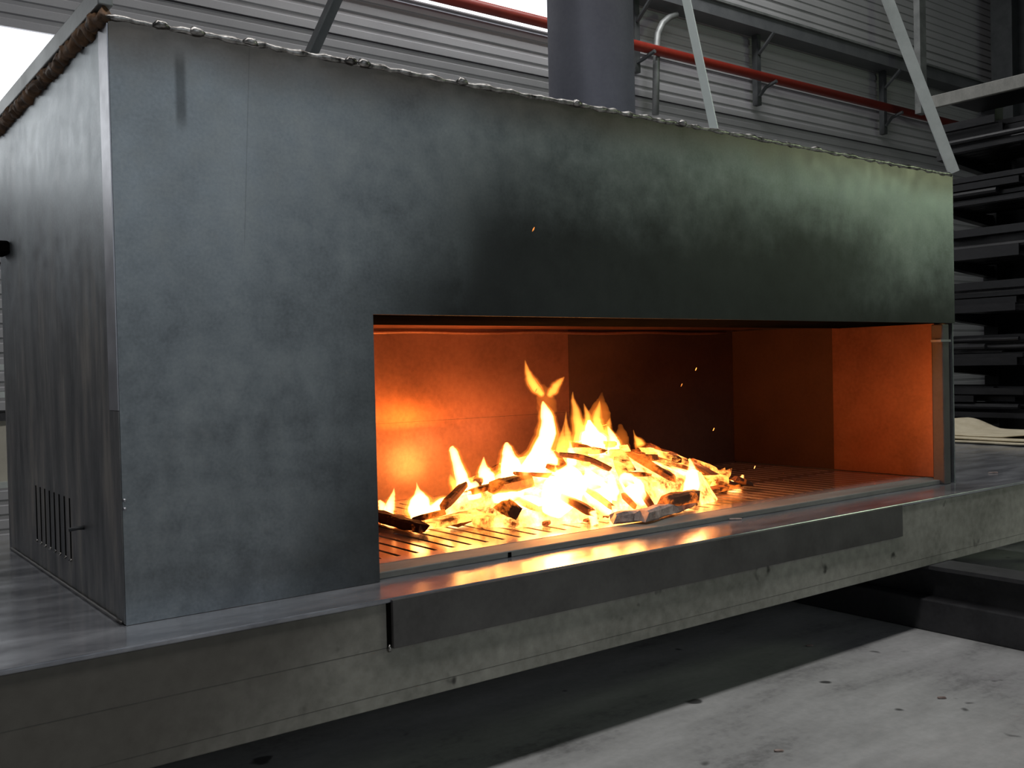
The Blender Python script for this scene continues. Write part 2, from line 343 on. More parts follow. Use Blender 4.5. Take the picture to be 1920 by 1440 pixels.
# ================================================================== fireplace casing
FP = thing('fireplace', 'large grey steel fireplace casing with a wide open firebox', 'fireplace', (1.84, 0.68, 0.0))
T = 0.008
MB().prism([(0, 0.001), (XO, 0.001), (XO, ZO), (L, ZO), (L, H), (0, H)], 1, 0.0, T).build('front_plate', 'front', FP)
MB().box(0, T, T, D, 0.001, H).build('side_panel', 'side', FP)
MB().box(L-T, L, T, D, 0.001, H).build('side_panel', 'steel', FP)
MB().box(T, L-T, D-T, D, 0.001, H).build('rear_panel', 'steel', FP)
MB().box(0, L, 0, D, H, H+0.008).build('roof_plate', 'steel', FP)
# bright ground corner fold on the left side's front edge
cs = MB().box(-0.003, 0.0, 0.002, 0.075, 0.5, H-0.01).build('corner_strip', 'bright_steel', FP); cs['label'] = 'bright ground strip along the casing corner'
MB().box(-0.003, 0.0, 0.002, 0.06, 0.004, 0.498).build('corner_strip', 'side', FP)
# weld bead along the top of the front
wb = MB(); pts = []; rad = []; x = -0.005
while x < L+0.005:
    pts.append((x, 0.002 + random.uniform(-0.002, 0.002), H+0.004 + random.uniform(-0.0025, 0.0025))); rad.append(random.choice((0.006, 0.0075, 0.009, 0.0105))); x += 0.022
WBD = wb.tube(pts, rad, 8).build('weld_bead', 'weld', FP, True); WBD['label'] = 'shiny irregular weld bead'
# spatter lumps on the bead
for q in (0.12, 0.205, 0.34, 0.62, 0.66, 0.98, 1.42, 1.9):
    MB().tube([(q-0.02, -0.002, H+0.003), (q-0.008, -0.004, H+0.007), (q+0.008, -0.004, H+0.006), (q+0.02, -0.002, H+0.003)], [0.004, 0.0115, 0.010, 0.004], 8).jitter(0.004, 60, q).build('weld_spatter', 'weld', WBD, True)
# rusty weld and rail on the left top edge
rw = MB(); pts = []; rad = []; y = -0.002
while y < D:
    pts.append((-0.006 + random.uniform(-0.004, 0.003), y, H+0.008 + random.uniform(-0.006, 0.006))); rad.append(random.uniform(0.015, 0.021)); y += 0.011
rw.tube(pts, rad, 10).jitter(0.006, 90).jitter(0.006, 30).build('rusty_weld', 'rust', FP, True)['label'] = 'rust-brown weld seam'
MB().box(-0.022, 0.012, -0.004, D, H+0.028, H+0.075).bevel(0.003).build('top_rail', 'grey_steel', FP)
# bottom weld of left side
MB().tube([(-0.004, y, 0.004) for y in [0.02+0.05*i for i in range(27)]], [0.004 + 0.001*(i % 2) for i in range(27)], 6).build('weld_bead', 'apron', FP, True)
# lintel flange, ceiling, inner linings
MB().box(XO, L-T, T, 0.58, ZO+0.001, ZO+0.007).build('lintel_flange', 'soot', FP)
MB().box(XO-0.3, L-T, 0.58, 1.27, 0.752, 0.76).build('ceiling_plate', 'inner', FP)
MB().tube([(x, 1.262, 0.735 + 0.003*math.sin(x*9)) for x in [0.7+0.12*i for i in range(25)]], 0.008, 8).build('ceiling_lip', 'inner', FP, True)
MB().box(0.19, 2.45, 1.275, 1.285, 0.001, 0.76).build('back_lining', 'inner', FP)
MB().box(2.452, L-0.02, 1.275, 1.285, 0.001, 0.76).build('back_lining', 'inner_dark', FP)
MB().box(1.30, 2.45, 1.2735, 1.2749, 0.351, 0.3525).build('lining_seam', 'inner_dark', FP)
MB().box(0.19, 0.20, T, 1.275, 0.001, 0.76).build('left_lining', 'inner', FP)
MB().box(3.650, 3.662, 0.625, 1.273, 0.021, 0.745).build('right_lining', 'inner_dark', FP)['label'] = 'rear half of the right lining, painted darker as shade'
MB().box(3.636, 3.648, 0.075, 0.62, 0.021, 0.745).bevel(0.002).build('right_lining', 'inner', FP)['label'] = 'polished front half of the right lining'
MB().box(3.585, 3.64, 0.006, 0.062, 0.0, ZO-0.005).bevel(0.005).build('corner_post', 'apron', FP)
MB().box(3.56, 3.645, 0.0, 0.05, ZO-0.085, ZO-0.075).build('latch_bar', 'grey_steel', FP)
# left side details: ventilation slots, lever, latch, screws
for i in range(8):
    y = 0.50 + i*0.06
    vs = MB().box(-0.0012, 0.0, y, y+0.008, 0.085, 0.25).build('vent_slot', 'soot', FP)
    MB().tube([(-0.001, y+0.004, 0.084), (-0.005, y+0.004, 0.081), (-0.001, y+0.004, 0.078)], [0.003, 0.005, 0.003], 6).build('slot_bead', 'weld', vs, True)
MB().tube([(0.0, 0.36, 0.187), (-0.015, 0.36, 0.187), (-0.036, 0.365, 0.184)], [0.006, 0.005, 0.005], 8).build('damper_lever', 'dark_metal', FP, True)
sl = MB().box(-0.05, 0.0, 1.20, 1.30, 0.985, 1.03).bevel(0.008).build('side_latch', 'soot', FP)
MB().tube([(-0.04, 1.24, 1.03), (-0.055, 1.24, 1.05)], 0.012, 8).build('latch_pin', 'bright_steel', sl)
for z in (0.272, 0.292):
    MB().tube([(0.004, 0.001, z), (0.004, -0.004, z), (0.004, -0.006, z)], [0.004, 0.004, 0.002], 8).build('screw_head', 'bright_steel', FP)
# flue pipe and braces
CX, CY = 2.10, 0.68
MB().tube([(CX, CY, H+0.008), (CX, CY, 6.2)], 0.177, 40).build('flue_pipe', 'flue', FP, True)
MB().tube([(CX, CY, H+0.008), (CX, CY, H+0.03)], [0.19, 0.18], 40).build('flue_collar', 'weld', FP, True)
def brace(p0, p1, m, s=0.03, ux=(1, 0, 0)):
    p0, p1 = Vector(p0), Vector(p1); d = (p1-p0).normalized(); a = Vector(ux); a = (a-d*a.dot(d)).normalized(); b = d.cross(a)
    q = MB(); t = 0.005
    poly = [(0, 0), (s, 0), (s, t), (t, t), (t, s), (0, s)]
    A = [q.bm.verts.new(p0 + a*u + b*v) for u, v in poly]; Bv = [q.bm.verts.new(p1 + a*u + b*v) for u, v in poly]
    q.bm.faces.new(A); q.bm.faces.new(Bv[::-1])
    for i in range(6): q.bm.faces.new((A[i], Bv[i], Bv[(i+1) % 6], A[(i+1) % 6]))
    return q.build('brace', m, FP)
brace((0.70, 0.68, H+0.008), (1.96, 0.68, 4.02), 'dark_metal', 0.045, (0, -1, 0))
brace((2.89, 0.68, H+0.008), (2.24, 0.68, 3.55), 'lit_brace', 0.046, (0, -1, 0))
brace((3.675, 0.012, H+0.008), (2.16, 0.66, 5.2), 'pale_steel', 0.045, (0.6, -0.8, 0))

# ================================================================== trestles under the base
def trestle(xn, y0, label):
    t = thing('steel_trestle', label, 'trestle', (xn, y0+0.4, ZF), 'trestles under the hearth plinth')
    w = 0.16
    MB().box(xn, xn+w, y0, 1.5, -BH-0.016, -BH-0.0005).build('top_flange', 'black_steel', t)
    MB().box(xn+w/2-0.006, xn+w/2+0.006, y0, 1.5, ZF+0.13, -BH-0.016).build('web', 'black_steel', t)
    MB().box(xn-0.01, xn+w+0.01, y0+0.02, 1.5, ZF, ZF+0.13).bevel(0.006).build('sleeper', 'black_steel', t)
trestle(3.13, -1.1, 'black steel trestle beam protruding from under the plinth on the right')
trestle(-0.75, -0.17, 'black steel trestle beam under the near end of the plinth')

# ================================================================== neighbouring table and canvas
TB = thing('steel_table', 'grey steel table butting against the end of the plinth', 'table', (6, 0.8, ZF))
box('table_top', 'ledge', TB, 5.06, 6.75, -0.15, 2.2, -0.03, -0.002)
for x in (5.1, 6.68):
    for y in (-0.1, 2.12): box('leg', 'dark_metal', TB, x, x+0.06, y, y+0.06, ZF, -0.03)
CV = thing('canvas_sheet', 'beige canvas sheet folded loosely on the table behind the casing', 'canvas', (6.1, 0.9, 0.0))
def sheet(name, x0, x1, y0, y1, zfun, th):
    nx, ny = 26, 40; q = MB(); top = []; bot = []
    for i in range(nx+1):
        for j in range(ny+1):
            x = x0+(x1-x0)*i/nx; y = y0+(y1-y0)*j/ny
            wob = 0.02*noise.noise(Vector((x*4, y*4, th*90)))
            z = zfun(x, y)
            top.append(q.bm.verts.new((x+wob, y+wob, z+th))); bot.append(q.bm.verts.new((x+wob, y+wob, z)))
    I = lambda i, j: i*(ny+1)+j
    for i in range(nx):
        for j in range(ny):
            q.bm.faces.new((top[I(i, j)], top[I(i+1, j)], top[I(i+1, j+1)], top[I(i, j+1)]))
            q.bm.faces.new((bot[I(i, j)], bot[I(i, j+1)], bot[I(i+1, j+1)], bot[I(i+1, j)]))
    per = [I(i, 0) for i in range(nx)] + [I(nx, j) for j in range(ny)] + [I(i, ny) for i in range(nx, 0, -1)] + [I(0, j) for j in range(ny, 0, -1)]
    for a, b in zip(per, per[1:]+per[:1]): q.bm.faces.new((top[a], bot[a], bot[b], top[b]))
    return q.build(name, 'canvas', CV, True)
sheet('lower_fold', 5.66, 6.6, 0.1, 2.0, lambda x, y: 0.001+0.004*(1+noise.noise(Vector((x*3, y*3, 0)))), 0.012)
sheet('middle_fold', 5.70, 6.6, 0.16, 1.9, lambda x, y: 0.018+0.006*(1+noise.noise(Vector((x*3, y*3, 4)))), 0.010)
sheet('upper_fold', 5.80, 6.5, 0.2, 1.8, lambda x, y: 0.036+0.075*max(0, math.sin((y-0.35+0.25*(x-5.8))*6.2))**1.5*min(1, 0.35+(x-5.8)*2.2)+0.006*noise.noise(Vector((x*6, y*6, 8))), 0.008)

# ================================================================== fittings on the back wall
pa, pb = at(900, 0, 1, 4.72), at(1190, 85, 1, 4.72); pc = at(1720, 215, 1, 4.72)
zp = (pb.z+pc.z)/2
PIPE = MB().tube([(-1.0, 4.72, zp), (13.2, 4.72, zp)], 0.05, 14).build('red_pipe', 'red', None, True)
tag(PIPE, 'red painted pipe running along the back wall', 'pipe')
TR = thing('cable_tray', 'wide dark cable tray running along the upper back wall', 'cable tray', (8, 4.8, 4.3))
tz0 = (at(1202, 0, 1, 4.95).z + at(1775, 176, 1, 4.95).z)/2; tz1 = (at(1342, 0, 1, 4.72).z + at(1832, 140, 1, 4.72).z)/2
MB().box(1.5, 13.6, 4.72, 4.735, tz0, tz1-0.06).build('side_plate', 'tray', TR)
MB().box(1.5, 13.6, 4.72, 4.96, tz0-0.012, tz0).build('tray_floor', 'tray', TR)
MB().box(1.5, 13.6, 4.69, 4.735, tz1-0.055, tz1-0.03).build('top_rail', 'grey_steel', TR)
MB().box(1.5, 13.6, 4.945, 4.96, tz0, tz1).build('side_plate', 'tray', TR)
for u, v0, v1, lab in ((1190, 0, 137, 'dark wall bracket right beside the flue pipe'), (1418, 67, 198, 'dark wall bracket between the flue pipe and the far post'), (1655, 140, 252, 'dark wall bracket nearest the pale vertical post')):
    p0 = at(u, v0, 1, 4.9); p1 = at(u, v1, 1, 4.9); xx = (p0.x+p1.x)/2
    br = thing('wall_bracket', lab, 'bracket', (xx, 4.9, p1.z), 'brackets under the cable tray')
    ztop = tz0-0.014
    MB().box(xx-0.035, xx+0.035, 4.86, 4.93, p1.z, ztop).build('hanger', 'dark_metal', br)
    MB().tube([(xx, 4.86, ztop-0.22), (xx, 4.64, ztop-0.035)], 0.022, 6).build('arm', 'dark_metal', br)
    MB().tube([(xx, 4.86, p1.z+0.1), (xx, 4.77, zp-0.09), (xx, 4.62, zp-0.055)], 0.022, 6).build('arm', 'dark_metal', br)
p = [at(u, v, 1, 4.80) for u, v in ((1229, 215), (1231, 100), (1233, 64), (1242, 44), (1254, 33), (1268, 27))]
cdt = MB().tube(p, 0.036, 10, side=(0, 1, 0)).build('conduit', 'grey_steel', None, True); tag(cdt, 'grey bent conduit dropping down the wall beside the flue', 'conduit')
p0 = at(1723, 215, 1, 4.35); p1 = at(1719, 0, 1, 4.35)
MB().box(p0.x-0.07, p0.x+0.07, 4.28, 4.36, p0.z, 7.5).build('vertical_post', 'grey_steel'); tag(bpy.data.objects['vertical_post'], 'pale grey vertical post hanging before the back wall', 'post')
CO = thing('steel_column', 'dark steel column at the far end of the back wall', 'column', (13.75, 4.7, ZF))
box('flange', 'dark_metal', CO, 13.5, 13.52, 4.45, 4.75, ZF, 8); box('flange', 'dark_metal', CO, 13.98, 14.0, 4.45, 4.75, ZF, 8); box('web', 'dark_metal', CO, 13.52, 13.98, 4.59, 4.61, ZF, 8)
bx = at(1912, 88, 0, 14.2); JB = thing('junction_box', 'pale junction box high on the far end wall', 'box', (14.2, bx.y, bx.z))
MB().box(14.15, 14.4, bx.y-0.2, bx.y+0.16, bx.z-0.16, bx.z+0.16).bevel(0.02).build('housing', 'wood_box', JB); box('lid_edge', 'dark_metal', JB, 14.14, 14.15, bx.y-0.18, bx.y+0.14, bx.z-0.005, bx.z+0.005)

# ================================================================== storage rack with steel stock
RX = 7.0
RK = thing('storage_rack', 'tall dark cantilever rack full of steel bars on the right', 'rack', (7.6, 0.8, ZF))
levels = [0.09, 0.50, 0.92, 1.338, 1.77, 2.20]
for y in (-0.4, 0.75, 1.88):
    box('upright', 'rack_frame', RK, 7.72, 7.86, y-0.06, y+0.06, ZF, 2.85)
    for z in levels:
        MB().prism([(7.73, z-0.10), (7.73, z), (6.95, z), (6.95, z-0.04)], 1, y-0.035, y+0.035).build('arm', 'rack_frame', RK)
    box('foot', 'rack_frame', RK, 6.95, 7.86, y-0.06, y+0.06, ZF, ZF+0.1)
for z0 in (at(1920, 140, 0, RX).z,):
    MB().box(6.96, 7.0, -0.8, 1.96, z0-0.10, z0).bevel(0.004).build('top_rail', 'lip', RK)
    MB().box(7.0, 7.72, -0.8, 1.96, z0-0.03, z0-0.02).build('top_shelf', 'rack_frame', RK)
box('rear_shade_sheet', 'rack_frame', RK, 7.87, 7.89, -0.8, 1.96, ZF, 2.6)  # added dark sheet, standing for the gloom between the bars
tubes = {}
def stock(kind, w, h, length):
    key = (kind, w, h, round(length, 2))
    if key in tubes: return tubes[key]
    q = MB(); t = 0.006
    if kind == 'square':
        o = [(0, 0), (w, 0), (w, h), (0, h)]; i = [(t, t), (w-t, t), (w-t, h-t), (t, h-t)]
        V = [[q.bm.verts.new((x, y, z)) for x, z in pr] for y in (0, length) for pr in (o, i)]
        for k in range(4):
            j = (k+1) % 4
            q.bm.faces.new((V[0][k], V[0][j], V[2][j], V[2][k])); q.bm.faces.new((V[1][k], V[3][k], V[3][j], V[1][j]))
            q.bm.faces.new((V[0][k], V[1][k], V[1][j], V[0][j])); q.bm.faces.new((V[2][k], V[2][j], V[3][j], V[3][k]))
    elif kind == 'channel':
        q.prism([(0, 0), (w, 0), (w, t), (t, t), (t, h-t), (w, h-t), (w, h), (0, h)], 1, 0, length)
    elif kind == 'angle':
        q.prism([(0, 0), (w, 0), (w, t), (t, t), (t, h), (0, h)], 1, 0, length)
    else:
        q.prism([(w/2+w/2*math.cos(a), w/2+w/2*math.sin(a)) for a in [2*math.pi*k/10 for k in range(10)]], 1, 0, length)
    bmesh.ops.recalc_face_normals(q.bm, faces=list(q.bm.faces))
    me = bpy.data.meshes.new('stock_'+kind); q.bm.to_mesh(me); q.bm.free(); tubes[key] = me; return me
KW = {'square': ('square_tube', 'square steel tube'), 'channel': ('steel_channel', 'steel channel'), 'angle': ('angle_bar', 'steel angle bar'), 'round': ('round_bar', 'round steel bar')}
TIER = ('lowest', 'second', 'third', 'fourth', 'fifth', 'topmost')
ROW = ('lying directly on', 'in the second layer on', 'in the third layer on', 'in the top layer on')
rnd = random.Random(3)
for li, z in enumerate(levels):
    row_z = z+0.001
    for row in range(4):
        x = 6.97 if (li, row) != (3, 0) else 7.03; rh = 0
        while x < 7.62:
            k = rnd.choice(('square', 'square', 'channel', 'angle', 'round')); s = rnd.choice((0.03, 0.04, 0.05, 0.06))
            y0 = rnd.choice((-0.7, -0.6, rnd.uniform(1.22, 1.75), rnd.uniform(1.22, 1.75), rnd.uniform(0.9, 1.5)))
            ln = round((1.95 if li >= 4 or y0 < 0 else 3.9) - min(y0, 1.45 if li >= 4 else y0), 1)
            if li >= 4: y0 = min(y0, 1.45)
            if row > 0 and rnd.random() < 0.35: x += s+0.02; continue
            me = stock(k, s, s, ln)
            o = link(KW[k][0], me, M['rack_bar']); o.location = (x, y0, row_z)
            if rnd.random() < 0.07:
                o.data = o.data.copy(); o.data.materials[0] = M['rack_bright']; rh = max(rh, s)
            tag(o, 'dark %s %s the %s arms of the rack' % (KW[k][1], ROW[row], TIER[li]), 'steel bar', 'steel stock on the storage rack'); x += s+rnd.choice((0.004, 0.012, 0.03))
        row_z += 0.0605
e0 = at(1910, 468, 0, 6.955)
ch = MB().prism([(6.955, 1.339), (7.005, 1.339), (7.005, 1.345), (6.961, 1.345), (6.961, 1.42), (7.005, 1.42), (7.005, 1.426), (6.955, 1.426)], 1, e0.y, 4.4).build('steel_channel', 'rack_bar')
tag(ch, 'longest steel channel with a bright upper edge sticking out of the rack', 'steel bar', 'steel stock on the storage rack')

# ================================================================== things glimpsed at the far left behind the casing
LS = thing('storage_shelf', 'low shelf glimpsed past the rear left edge of the casing', 'shelf', (0.6, 3.4, ZF))
for z in (0.02, 0.48, 0.62): box('shelf_board', 'pale_steel', LS, -0.6, 1.6, 3.2, 3.7, z, z+0.03)
for x in (-0.6, 1.55): box('shelf_post', 'dark_metal', LS, x, x+0.05, 3.2, 3.7, ZF, 0.65)
CB = thing('grey_crate', 'pale crate on the low shelf past the casing edge', 'crate', (0.6, 3.4, 0.05))
box('crate_body', 'wood_box', CB, 0.2, 1.4, 3.25, 3.65, 0.0505, 0.36); box('crate_lid', 'black_steel', CB, 0.18, 1.42, 3.23, 3.67, 0.36, 0.40)

# ================================================================== the fire
EB = MB(); nr, na = 9, 40; cen = Vector((1.93, 0.55)); rings = []
def mound(x, y):
    a = (x-1.95)/0.86; b = (y-0.55)/0.44; d = a*a+b*b
    return 0.021 + 0.235*max(0, 1-d)**1.1*(1-0.25*max(0, a))
for i in range(nr+1):
    ring = []
    for k in range(na):
        t = 2*math.pi*k/na; rr = i/nr*(0.9+0.14*noise.noise(Vector((math.cos(t)*2, math.sin(t)*2, 1))))
        x = 1.95+0.74*rr*math.cos(t); y = 0.57+0.37*rr*math.sin(t)
        z = mound(x, y)*0.88 + (0.02*noise.noise(Vector((x*14, y*14, 2))) if i < nr else 0)
        ring.append(EB.bm.verts.new((x, y, max(0.0205, z) if i < nr else 0.0205)))
        if i == 0: break
    rings.append(ring)
for k in range(na): EB.bm.faces.new((rings[0][0], rings[1][k], rings[1][(k+1) % na]))
for A, Bq in zip(rings[1:], rings[2:]):
    for k in range(na): EB.bm.faces.new((A[k], Bq[k], Bq[(k+1) % na], A[(k+1) % na]))
eb = EB.build('ember_bed', 'ember_bed', None, True); tag(eb, 'glowing heap of embers under the burning wood', 'embers', kind='stuff')

def log(name, p0, p1, wd, th, m, label, seed, group='burning wood on the grate', bend=0.0):
    p0, p1 = Vector(p0), Vector(p1); d = p1-p0; ln = d.length; n = max(4, int(ln/0.03)); dn = d.normalized()
    up = Vector((0, 0, 1)); a = dn.cross(up).normalized(); b = a.cross(dn)
    q = MB(); rs = []; k = 8; rr = random.Random(seed)
    prof = [(math.copysign(abs(math.cos(t))**0.55, math.cos(t)), math.copysign(abs(math.sin(t))**0.55, math.sin(t))) for t in [2*math.pi*(i+.5)/k for i in range(k)]]
    endj = [rr.uniform(-0.02, 0.02) for _ in range(k)]
    for i in range(n+1):
        s = i/n; c = p0+d*s + b*(bend*math.sin(math.pi*s)); taper = 1-0.35*max(0, abs(s-0.5)*2-0.6)
        ring = []
        for j, (u, v) in enumerate(prof):
            jx = noise.noise(Vector((s*ln*14+seed, j*0.9, seed*0.3)))
            pos = c + a*u*wd/2*taper*(1+0.25*jx) + b*v*th/2*taper*(1+0.35*jx)
            if i in (0, n): pos += dn*endj[j]*min(1, wd/0.05)
            ring.append(q.bm.verts.new(pos))
        rs.append(ring)
    for A, Bq in zip(rs, rs[1:]):
        for j in range(k): q.bm.faces.new((A[j], A[(j+1) % k], Bq[(j+1) % k], Bq[j]))
    q.bm.faces.new(rs[0][::-1]); q.bm.faces.new(rs[-1])
    o = q.build(name, m, None, False); tag(o, label, 'firewood', group); return o
def gp(u, v, z): return at(u, v, 2, z)
log('firewood_log', gp(1150, 972, 0.045), gp(1228, 962, 0.045), 0.05, 0.04, 'ash_log', 'short pinkish ash-covered stick lying at the front of the fire', 11)
log('firewood_log', gp(1205, 968, 0.048), gp(1292, 940, 0.048), 0.055, 0.045, 'ash_log', 'pale ash-grey knotty log lying at the front edge of the fire', 12)
log('firewood_log', gp(1245, 940, 0.075), gp(1305, 930, 0.075), 0.06, 0.05, 'wood_mid', 'dark red charred block resting above the pale ash log', 13)
log('firewood_log', gp(690, 962, 0.05), gp(792, 990, 0.04), 0.05, 0.038, 'wood_char', 'dark charred log at the far left of the grate', 14)
log('firewood_plank', gp(800, 985, 0.04), gp(895, 962, 0.06), 0.09, 0.03, 'wood_hot', 'burning yellow plank lying low left in front of the fire', 15)
log('firewood_plank', gp(855, 982, 0.035), gp(890, 965, 0.045), 0.05, 0.025, 'wood_char', 'charred split piece against the low burning plank', 16)
log('firewood_plank', gp(1310, 925, 0.04), gp(1392, 905, 0.045), 0.06, 0.025, 'wood_mid', 'flat orange plank lying at the right end of the fire', 17)
log('firewood_block', gp(898, 980, 0.04), gp(925, 972, 0.04), 0.06, 0.05, 'wood_hot', 'small glowing block alone on the slots left of centre', 18)
log('firewood_stick', at(1050, 852, 1, 0.40), at(1142, 880, 1, 0.36), 0.028, 0.022, 'wood_char', 'thin charred stick across the top of the glowing heap', 19, bend=0.012)
log('firewood_stick', at(1168, 882, 1, 0.34), at(1225, 955, 1, 0.20), 0.030, 0.022, 'wood_char', 'thin charred stick slanting down the right front of the heap', 20, bend=0.008)
log('firewood_stick', at(1140, 900, 1, 0.34), at(1190, 950, 1, 0.22), 0.024, 0.018, 'wood_mid', 'glowing stick slanting beside the charred one on the heap', 21)
log('firewood_block', at(1340, 905, 1, 0.5), at(1362, 885, 1, 0.5), 0.05, 0.04, 'wood_hot', 'upright glowing block end at the right of the heap', 22)
log('firewood_log', at(1200, 838, 1, 0.78), at(1330, 890, 1, 0.72), 0.07, 0.06, 'wood_mid', 'orange charred log along the rear right slope of the heap', 23)
log('firewood_block', at(930, 915, 1, 0.42), at(985, 903, 1, 0.42), 0.09, 0.055, 'wood_mid', 'dark red lump between the flames left of the heap', 24)
log('firewood_block', at(940, 945, 1, 0.36), at(965, 960, 1, 0.33), 0.07, 0.06, 'wood_mid', 'charred block end at the foot of the heap left of centre', 25)
rr = random.Random(21)
for i in range(74):
    t = rr.uniform(0, 2*math.pi); q = math.sqrt(rr.random())
    x = 1.95+0.80*q*math.cos(t); y = 0.55+0.40*q*math.sin(t); z = mound(x, y)
    ln = rr.uniform(0.07, 0.2) * (1.0 if q < 0.85 else 0.6); a = rr.uniform(0, math.pi); wd = rr.uniform(0.03, 0.06); th = rr.uniform(0.014, 0.03)
    dx, dy = math.cos(a)*ln/2, math.sin(a)*ln/2
    z0 = max(mound(x-dx, y-dy), 0.021)+th*0.6; z1 = max(mound(x+dx, y+dy), 0.021)+th*0.6
    m = rr.choice(('wood_hot', 'wood_hot', 'wood_mid', 'wood_mid', 'wood_char'))
    log('wood_fragment', (x-dx, y-dy, z0), (x+dx, y+dy, z1), wd, th, m, '%s wood fragment on the %s %s slope of the burning heap' % ({'wood_hot': 'brightly glowing', 'wood_mid': 'half-charred orange', 'wood_char': 'dark charred'}[m], 'front' if y < 0.55 else 'rear', 'left' if x < 1.85 else 'right'), 100+i)
for i, (u, v) in enumerate(((985, 972), (1005, 968), (1028, 978), (1065, 970), (1085, 965), (1110, 975), (1120, 966), (1048, 962), (1135, 968), (975, 962), (1012, 960), (870, 972))):
    p = gp(u, v, 0.03); a = rr.uniform(-0.6, 0.9); dv = Vector((math.cos(a), math.sin(a), 0))*rr.uniform(0.02, 0.045)
    log('wood_chip', p-dv, p+dv, 0.03, 0.016, ('wood_hot', 'wood_mid', 'wood_char')[i % 3], '%s wood chip on the grate before the heap' % ('glowing yellow', 'half-burnt orange', 'black charred')[i % 3], 300+i, 'wood chips before the heap')

def flame(pts, y, m, label, aspect=0.75, seed=0, name='flame'):
    """pts: (u, v, half width in photo pixels) from the foot to the tip, on the upright plane y"""
    P = [at(u, v, 1, y) for u, v, r in pts]; Rr = []
    for p, (u, v, r) in zip(P, pts): Rr.append(r*(1.22 if m == 'flame_mid' else 1.1)*(p-CAM).dot(FW)/F_PX)
    # resample smoothly
    n = 18; PP = []; RR = []
    for i in range(n+1):
        s = i/n*(len(P)-1); k = min(int(s), len(P)-2); t = s-k
        def cr(a, b, c, d): return 0.5*((2*b)+(c-a)*t+(2*a-5*b+4*c-d)*t*t+(3*b-a-3*c+d)*t*t*t)
        g4 = [max(0, k-1), k, k+1, min(len(P)-1, k+2)]
        p = cr(*[P[q] for q in g4]); r = max(0.0012, cr(*[Rr[q] for q in g4]))
        p = p + RT*(0.10*r*noise.noise(Vector((i*0.5, seed, 3))))
        PP.append(p); RR.append(r*(1+0.16*noise.noise(Vector((i*0.7, seed*1.3, 9)))))
    def skin(k, nm, mm, par):
        q = MB().tube(PP, [r*k for r in RR], 14, True, aspect, side=RT); amp = 0.22*max(RR)
        q.jitter(amp, 0.35/max(RR), seed).jitter(amp*0.5, 0.9/max(RR), seed+5)
        return q.build(nm, mm, par, True)
    if m == 'flame_thin': o = skin(1.1, name, m, None)
    else:
        o = skin(1.30, name, 'flame_thin', None)
        if m == 'flame_hot': skin(1.08, 'flame_body', 'flame_rim', None).parent = o
        else: skin(1.05, 'flame_body', 'flame_rim', None).parent = o
        c = skin(0.80 if m == 'flame_hot' else 0.72, 'flame_core', m, None); c.parent = o
        if m == 'flame_hot': c['label'] = 'white-hot flame core'
    tag(o, label, 'flame', 'flames over the burning wood'); return o
